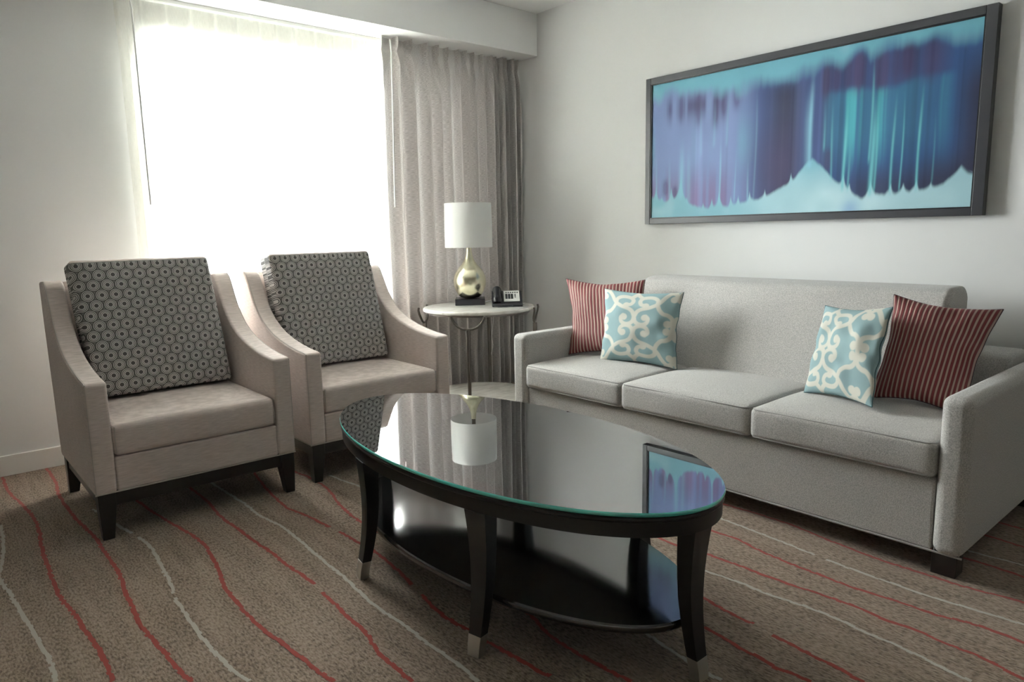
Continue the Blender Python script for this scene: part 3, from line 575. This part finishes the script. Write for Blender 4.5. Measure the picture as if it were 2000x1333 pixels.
# ------------------------------------------------------------------ throw pillows
def scroll_mask(u, v):
    """cream scrollwork, four-fold symmetric about the pillow centre; u, v in -1..1"""
    u, v = np.abs((u + .97) % 1.94 - .97), np.abs((v + .97) % 1.94 - .97)
    S = [[(.00, .22), (.06, .36), (.16, .44), (.34, .50), (.54, .60)],
         [(.00, .22), (.03, .10), (.12, .03), (.24, .02), (.34, .08), (.36, .18), (.29, .25)],
         [(.54, .60), (.54, .72), (.44, .80), (.30, .82), (.14, .78), (.09, .68), (.14, .58), (.24, .57)],
         [(.54, .60), (.60, .46), (.70, .36), (.82, .33), (.92, .26), (.96, .12), (.97, .0)],
         [(.97, .10), (.90, .14), (.84, .08)],
         [(.54, .60), (.62, .70), (.70, .84), (.80, .95), (.90, .94), (.96, .84), (.90, .76)],
         [(.0, .93), (.06, .86), (.13, .80)]]
    d = np.full(u.shape, 9.0)
    for s in S:
        c = catmull(s, 6)
        for a, b in zip(c, c[1:]):
            ab = b - a; q = ab @ ab + 1e-12; t = np.clip(((u - a[0]) * ab[0] + (v - a[1]) * ab[1]) / q, 0, 1)
            d = np.minimum(d, np.hypot(u - a[0] - t * ab[0], v - a[1] - t * ab[1]))
    for (cx, cy_, r) in ((.27, .21, .035), (.25, .55, .035), (.84, .10, .045), (.90, .78, .04)): d = np.minimum(d, np.hypot(u - cx, v - cy_) - r)
    return 1 - sstep(.040, .064, d)
def pillow(name, c, T, mat, label, cat, n=60, pattern=None, shift=(0, 0), rot=0, pipe=None, seed=0, inset=.085, group=None, sag=0.0, ustretch=1.0):
    """c = bottom-left, bottom-right, top-left, top-right corner; seen from in front"""
    BL, BR, TL, TR = [np.array(q, float) for q in c]
    s = np.sin(np.linspace(-1, 1, n) * np.pi / 2); U, V = np.meshgrid(s, s); U, V = U.ravel(), V.ravel()
    ins = lambda a, b: a * (1 - inset * (1 - np.abs(b) ** 1.6) * np.abs(a) ** 1.5)
    uu, vv_ = ins(U, V), ins(V, U); a, b = (uu[:, None] + 1) / 2, (vv_[:, None] + 1) / 2
    P = (BL * (1 - a) + BR * a) * (1 - b) + (TL * (1 - a) + TR * a) * b
    nn = np.cross(BR - BL + TR - TL, TL - BL + TR - BR); nn /= np.linalg.norm(nn)
    prof = (np.clip(1 - U ** 2, 0, 1) * np.clip(1 - V ** 2, 0, 1)) ** .42
    wr = (noise2(U, V, seed + 1, 3.2, 3.2) - .5) * .02 * prof ** .5
    edge = np.exp(-((1 - np.abs(U)) / .16)) * np.sin(V * 11 + seed) * .0035 * (1 - np.abs(V)) * 2
    F = P + nn * (T / 2 * prof + wr + edge)[:, None]; F[:, 2] -= sag * prof; B = P - nn * (T / 2 * prof * .9)[:, None] + nn * edge[:, None]; B[:, 2] -= sag * prof
    idx = np.arange(n * n).reshape(n, n); q = np.stack([idx[:-1, :-1], idx[:-1, 1:], idx[1:, 1:], idx[1:, :-1]], -1).reshape(-1, 4)
    faces = q.tolist() + (q[:, ::-1] + n * n).tolist(); v = np.vstack([F, B])
    col = None
    if pattern: m = pattern(U * 1.0 + shift[0], V + shift[1]); base = np.array((.235, .345, .36)); crm = np.array((.54, .525, .455)); cc = base * (1 - m[:, None]) + crm * m[:, None]; col = np.vstack([cc, cc])
    uv = np.vstack([np.stack([(U + 1) / 2 * ustretch, (V + 1) / 2], 1)] * 2)
    o = from_py(name, v.tolist(), faces, mat, None, 80, uv=uv, col=col)
    ctr = Vector(P.mean(0).tolist()); o.data.transform(Matrix.Translation(-ctr)); o.location = ctr
    tag(o, label, cat, group)
    loop = list(idx[0, :]) + list(idx[1:, -1]) + list(idx[-1, -2::-1]) + list(idx[-2:0:-1, 0]); pts = [tuple(P[k] + nn * edge[k]) for k in loop]
    tube('piping', pts, .0021, pipe, o, 6, True)
    return o
pillow('throw_pillow', ((2.775, 2.740, .470), (2.93, 2.28, .480), (2.945, 2.925, .876), (3.06, 2.435, .881)), .10, M_velvet, 'red and tan striped pillow at the far end of the sofa, beside the telephone table', 'pillow', group='striped pillows on the sofa', pipe=M_rpipe, seed=3, inset=.15)
pillow('throw_pillow', ((2.760, 2.495, .466), (2.845, 2.062, .466), (2.885, 2.570, .838), (2.955, 2.108, .836)), .12, M_scroll, 'pale blue pillow with cream scrolls, at the far end of the sofa', 'pillow', group='scroll-print pillows on the sofa', n=190, pattern=scroll_mask, pipe=M_tpipe, seed=7, inset=.095, shift=(.03, 0.0))
pillow('throw_pillow', ((2.80, 1.388, .466), (2.62, 1.042, .496), (3.00, 1.410, .812), (2.86, 1.083, .838)), .10, M_scroll, 'pale blue pillow with cream scrolls, at the near right end of the sofa', 'pillow', group='scroll-print pillows on the sofa', n=190, pattern=scroll_mask, pipe=M_tpipe, seed=12, inset=.095, shift=(.38, 0.04))
pillow('throw_pillow', ((2.87, 1.16, .470), (2.80, .800, .470), (2.985, 1.128, .876), (3.14, .795, .826)), .12, M_velvet, 'red and tan striped pillow wedged against the near right arm of the sofa', 'pillow', group='striped pillows on the sofa', pipe=M_rpipe, seed=21, inset=.13, ustretch=.84)

# ------------------------------------------------------------------ coffee table
TX, TY, TA, TB = 1.456, 1.767, .402, .8236
tbl = empty('coffee_table', (TX, TY, 0), 'long oval black coffee table with mirror-like glass top and lower shelf', 'coffee table')
def oval(name, a0, b0, z0, z1, mat, parent, r=.003, n=120, edge_mat=None):
    bm = bmesh.new(); prof = [(-r, z0), (0, z0 + r), (0, z1 - r), (-r, z1)]; rings = []
    for (d, z) in prof: rings.append([bm.verts.new((TX + (a0 + d) * math.cos(k * 2 * math.pi / n), TY + (b0 + d) * math.sin(k * 2 * math.pi / n), z)) for k in range(n)])
    for A, B in zip(rings, rings[1:]):
        for k in range(n):
            fc = bm.faces.new((A[k], A[(k + 1) % n], B[(k + 1) % n], B[k])); fc.material_index = 1 if edge_mat else 0
    bm.faces.new(rings[0][::-1]); bm.faces.new(rings[-1]); o = from_bm(name, bm, [mat, edge_mat] if edge_mat else mat, parent, 50)
    for q in o.data.polygons: q.use_smooth = len(q.vertices) < 5 and abs(q.normal.z) < .5
    return o
oval('glass_top', TA, TB, .4645, .4755, M_glass, tbl, .0022, edge_mat=M_gedge)
oval('tabletop', TA - .002, TB - .002, .448, .4645, M_table, tbl, .004)
def oval_ring(name, a0, b0, th, z0, z1, mat, parent, n=120):
    bm = bmesh.new(); P = [(0, z0), (0, z1), (-th, z1), (-th, z0)]; rings = [[bm.verts.new((TX + (a0 + d) * math.cos(k * 2 * math.pi / n), TY + (b0 + d) * math.sin(k * 2 * math.pi / n), z)) for k in range(n)] for d, z in P]
    for i in range(4):
        A, B = rings[i], rings[(i + 1) % 4]
        for k in range(n): bm.faces.new((A[k], A[(k + 1) % n], B[(k + 1) % n], B[k]))
    return from_bm(name, bm, mat, parent, 50)
oval_ring('apron', TA - .007, TB - .007, .022, .410, .448, M_table, tbl)
oval('shelf', .332, .758, .122, .146, M_shelf, tbl, .004)
def table_leg(ly, side):
    # square leg, slightly bowed inwards and flaring out again to a metal-shod foot
    if side: ang = math.asin(ly / TB); ang = ang if side > 0 else math.pi - ang
    else: ang = math.copysign(math.pi / 2, ly)
    bx_, by_ = (TX + (TA - .006) * math.cos(ang) if side else TX - .012 * (1 if ly < 0 else 0)), (TY + (TB - .006) * math.sin(ang) if side else TY + ly)
    nrm = Vector((math.cos(ang) / TA, math.sin(ang) / TB, 0)).normalized(); tan = Vector((-nrm.y, nrm.x, 0)); o = Vector((bx_, by_, 0))
    def sect(z):
        t = max(0, (.411 - z) / .411)
        out = (.002 + .022 * t if side else -.004 + .010 * t) - .020 * math.sin(math.pi * min(1, t * 1.05))
        w = .036 - .017 * t ** .8; d_ = .054 - .026 * t ** .8
        return out, w, d_
    bm = bmesh.new(); rings = []
    zs = [.4105, .38, .35, .32, .29, .26, .22, .18, .14, .10, .075, .058]
    for z in zs:
        out, w, d_ = sect(z); rings.append([bm.verts.new(o + nrm * (out + a_) + tan * b_ + Vector((0, 0, z))) for a_, b_ in ((0, -w), (0, w), (-d_, w), (-d_, -w))])
    for A, B in zip(rings, rings[1:]):
        for k in range(4): bm.faces.new((A[k], A[(k + 1) % 4], B[(k + 1) % 4], B[k]))
    bm.faces.new(rings[0][::-1]); bm.faces.new(rings[-1])
    lg = from_bm('leg', bm, M_table, tbl, 30)
    bm = bmesh.new(); rings = []
    for z in (.058, .03, 0.0):
        out, w, d_ = sect(z); e = .0008; rings.append([bm.verts.new(o + nrm * (out + a_) + tan * b_ + Vector((0, 0, z))) for a_, b_ in ((e, -w - e), (e, w + e), (-d_ - e, w + e), (-d_ - e, -w - e))])
    for A, B in zip(rings, rings[1:]):
        for k in range(4): bm.faces.new((A[k], A[(k + 1) % 4], B[(k + 1) % 4], B[k]))
    bm.faces.new(rings[0][::-1]); bm.faces.new(rings[-1]); c_ = from_bm('foot_cap', bm, M_cap, lg, 30)
for ly in (-.332, .285):
    for sd_ in (-1, 1): table_leg(ly, sd_)
table_leg(-.814, 0); table_leg(.814, 0)

# ------------------------------------------------------------------ side table, lamp, telephone
SX, SY, SR = 2.82, 3.60, .361
st = empty('side_table', (SX, SY, 0), 'round cream marble side table with bronze legs in the corner under the lamp', 'side table')
lathe('tabletop', [(SR - .012, .657), (SR - .002, .661), (SR, .668), (SR - .002, .676), (SR - .006, .680)], SX, SY, M_marble, st, 96)
lathe('lower_shelf', [(SR - .03, .085), (SR - .02, .088), (SR - .018, .098), (SR - .022, .104)], SX, SY, M_marble, st, 96)
lathe('ring_rail', [(SR - .05, .645), (SR - .028, .645), (SR - .028, .657), (SR - .05, .657)], SX, SY, M_bronze, st, 72, closed_profile=True)
for deg in (221, 311, 41, 131):
    rad = Vector((math.cos(R(deg)), math.sin(R(deg)), 0)); tn = Vector((-rad.y, rad.x, 0)); o = Vector((SX, SY, 0)) + rad * (SR + .004); bm = bmesh.new()
    def pt(a, rr_, z): return o + tn * a + rad * rr_ + Vector((0, 0, z))
    pr = [pt(-.104, .008, .682), pt(-.103, .012, .665), pt(-.098, .008, .640), pt(-.082, .002, .612), pt(-.058, 0, .590), pt(-.030, 0, .578), pt(0, 0, .574), pt(.030, 0, .578), pt(.058, 0, .590), pt(.082, .002, .612), pt(.098, .008, .640), pt(.103, .012, .665), pt(.104, .008, .682)]
    if deg == 221: pr = [pt(a_, -.004, z_) for a_, z_ in ((-.103, .656), (-.098, .640), (-.082, .612), (-.058, .590), (-.030, .578), (0, .574), (.030, .578), (.058, .590), (.082, .612), (.098, .640), (.103, .656))]
    bm_tube(bm, pr, .0075, 8); fk = from_bm('fork_bracket', bm, M_bronze, st, 60)
    lg = tube('leg', [pt(0, 0, .574), pt(0, 0, .45), pt(0, -.005, .12), pt(0, -.012, .0)], [.014, .0135, .010, .007], M_bronze, st, 10)
LX, LY = 2.866, 3.749
lamp = empty('table_lamp', (LX, LY, .68), 'table lamp with champagne gourd body and white drum shade by the drape', 'lamp')
ax = math.atan2(-.618, .786)
def rbox(name, hx, hy, z0, z1, mat, parent, r=.003, cx=0, cy_=0, ang=ax, c0=(LX, LY)):
    bm = bmesh.new(); bm_box(bm, cx - hx, cx + hx, cy_ - hy, cy_ + hy, z0, z1, r, 2); bmesh.ops.transform(bm, matrix=Matrix.Translation((c0[0], c0[1], 0)) @ Matrix.Rotation(ang, 4, 'Z'), verts=bm.verts); return flatten(from_bm(name, bm, mat, parent))
rbox('base', .098, .085, .6802, .722, M_black2, lamp)
lathe('body', [(.03, .722), (.060, .728), (.078, .745), (.095, .772), (.106, .805), (.1085, .838), (.104, .868), (.092, .896), (.074, .921), (.055, .942), (.040, .962), (.029, .984), (.022, 1.008), (.018, 1.035), (.017, 1.06)], LX, LY, M_gold, lamp, 64, 60)
lathe('socket', [(.011, 1.06), (.014, 1.065), (.014, 1.11), (.010, 1.115)], LX, LY, M_bronze, lamp, 20)
lathe('bulb', [(.010, 1.115), (.020, 1.135), (.030, 1.165), (.027, 1.19), (.012, 1.205)], LX, LY, M_bulb, lamp, 24, 60)
lathe('lamp_shade', [(.157, 1.058), (.1572, 1.20), (.154, 1.345), (.1525, 1.345), (.1555, 1.20), (.1555, 1.058)], LX, LY, M_shade, lamp, 72, 60, True)
bm = bmesh.new()
for k in range(3):
    a = R(120 * k + 30); bm_tube(bm, [(LX, LY, 1.325), (LX + .153 * math.cos(a), LY + .153 * math.sin(a), 1.335)], .0018, 6)
bm_tube(bm, [(LX, LY, 1.115), (LX + .045, LY, 1.15), (LX + .045, LY, 1.26), (LX, LY, 1.325)], .0018, 6); bm_tube(bm, [(LX, LY, 1.115), (LX - .045, LY, 1.15), (LX - .045, LY, 1.26), (LX, LY, 1.325)], .0018, 6)
from_bm('harp', bm, M_cap, lamp)
lathe('finial', [(.004, 1.322), (.007, 1.33), (.006, 1.345), (.0075, 1.352), (.003, 1.360)], LX, LY, M_cap, lamp, 16)
tube('power_cord', [(LX + .09, LY - .02, .6845), (LX + .18, LY + .04, .6835), (LX + .245, LY + .075, .684), (LX + .268, LY + .085, .668), (LX + .262, LY + .08, .55), (LX + .225, LY + .06, .43), (LX + .235, LY + .06, .37), (LX + .232, LY + .07, .32), (LX + .24, LY + .12, .22)], .0028, M_white, lamp, 6)

PX, PY = 2.955, 3.475
ph = empty('telephone', (PX, PY, .68), 'black desk telephone with white keypad face on the marble side table', 'telephone')
pax = ax + R(0)
def pm(name, fn, mat, parent):
    bm = bmesh.new(); fn(bm); bmesh.ops.transform(bm, matrix=Matrix.Translation((PX, PY, .6802)) @ Matrix.Rotation(pax, 4, 'Z'), verts=bm.verts); return flatten(from_bm(name, bm, mat, parent))
pm('body', lambda bm: bm_prism(bm, [(-.075, 0), (-.078, .010), (-.070, .022), (-.045, .026), (.060, .092), (.075, .092), (.080, .080), (.080, 0)], 0, -.098, .098, .004, 2, 30), M_black, ph)
sl = math.atan2(.066, .105)
def facep(u, w, h): return (u, -.045 + w * math.cos(sl) - h * math.sin(sl), .026 + w * math.sin(sl) + h * math.cos(sl))
def slabp(bm, u0, u1, w0, w1, h0, h1):
    vs = [bm.verts.new(facep(u, w, h)) for u in (u0, u1) for w in (w0, w1) for h in (h0, h1)]
    for k in [(0, 1, 3, 2), (4, 6, 7, 5), (0, 4, 5, 1), (2, 3, 7, 6), (0, 2, 6, 4), (1, 5, 7, 3)]: bm.faces.new([vs[i] for i in k])
kp = pm('keypad_plate', lambda bm: slabp(bm, -.020, .082, .008, .120, .0, .003), M_white, ph)
for r_i in range(4):
    for c_i in range(3): pm('key', lambda bm: slabp(bm, -.010 + c_i * .018, .004 + c_i * .018, .034 + r_i * .013, .044 + r_i * .013, .003, .006), M_button, kp)
for c_i in range(6): pm('key', lambda bm: slabp(bm, -.008 + c_i * .0145, .001 + c_i * .0145, .096, .104, .003, .005), M_button, kp)
for r_i in range(3): pm('key', lambda bm: slabp(bm, .050, .058, .046 + r_i * .014, .054 + r_i * .014, .003, .005), M_button, kp)
def hs(bm):
    pts = [facep(-.064, -.010, .010), facep(-.064, .004, .020), facep(-.064, .035, .026), facep(-.064, .075, .026), facep(-.064, .104, .020), facep(-.064, .118, .008)]
    bm_tube(bm, pts, [.022, .029, .024, .023, .029, .022], 16)
pm('handset', hs, M_black, ph)
tube('handset_cord', [(PX - .085, PY - .005, .700), (PX - .115, PY - .010, .686), (PX - .110, PY - .045, .684), (PX - .07, PY - .075, .684), (PX - .03, PY - .085, .686), (PX - .012, PY - .078, .692)], .003, M_black, ph, 6)
tube('line_cord', [(PX + .10, PY - .01, .69), (PX + .14, PY - .015, .684), (PX + .155, PY + .02, .684), (PX + .15, PY + .06, .684)], .0022, M_white, ph, 6)
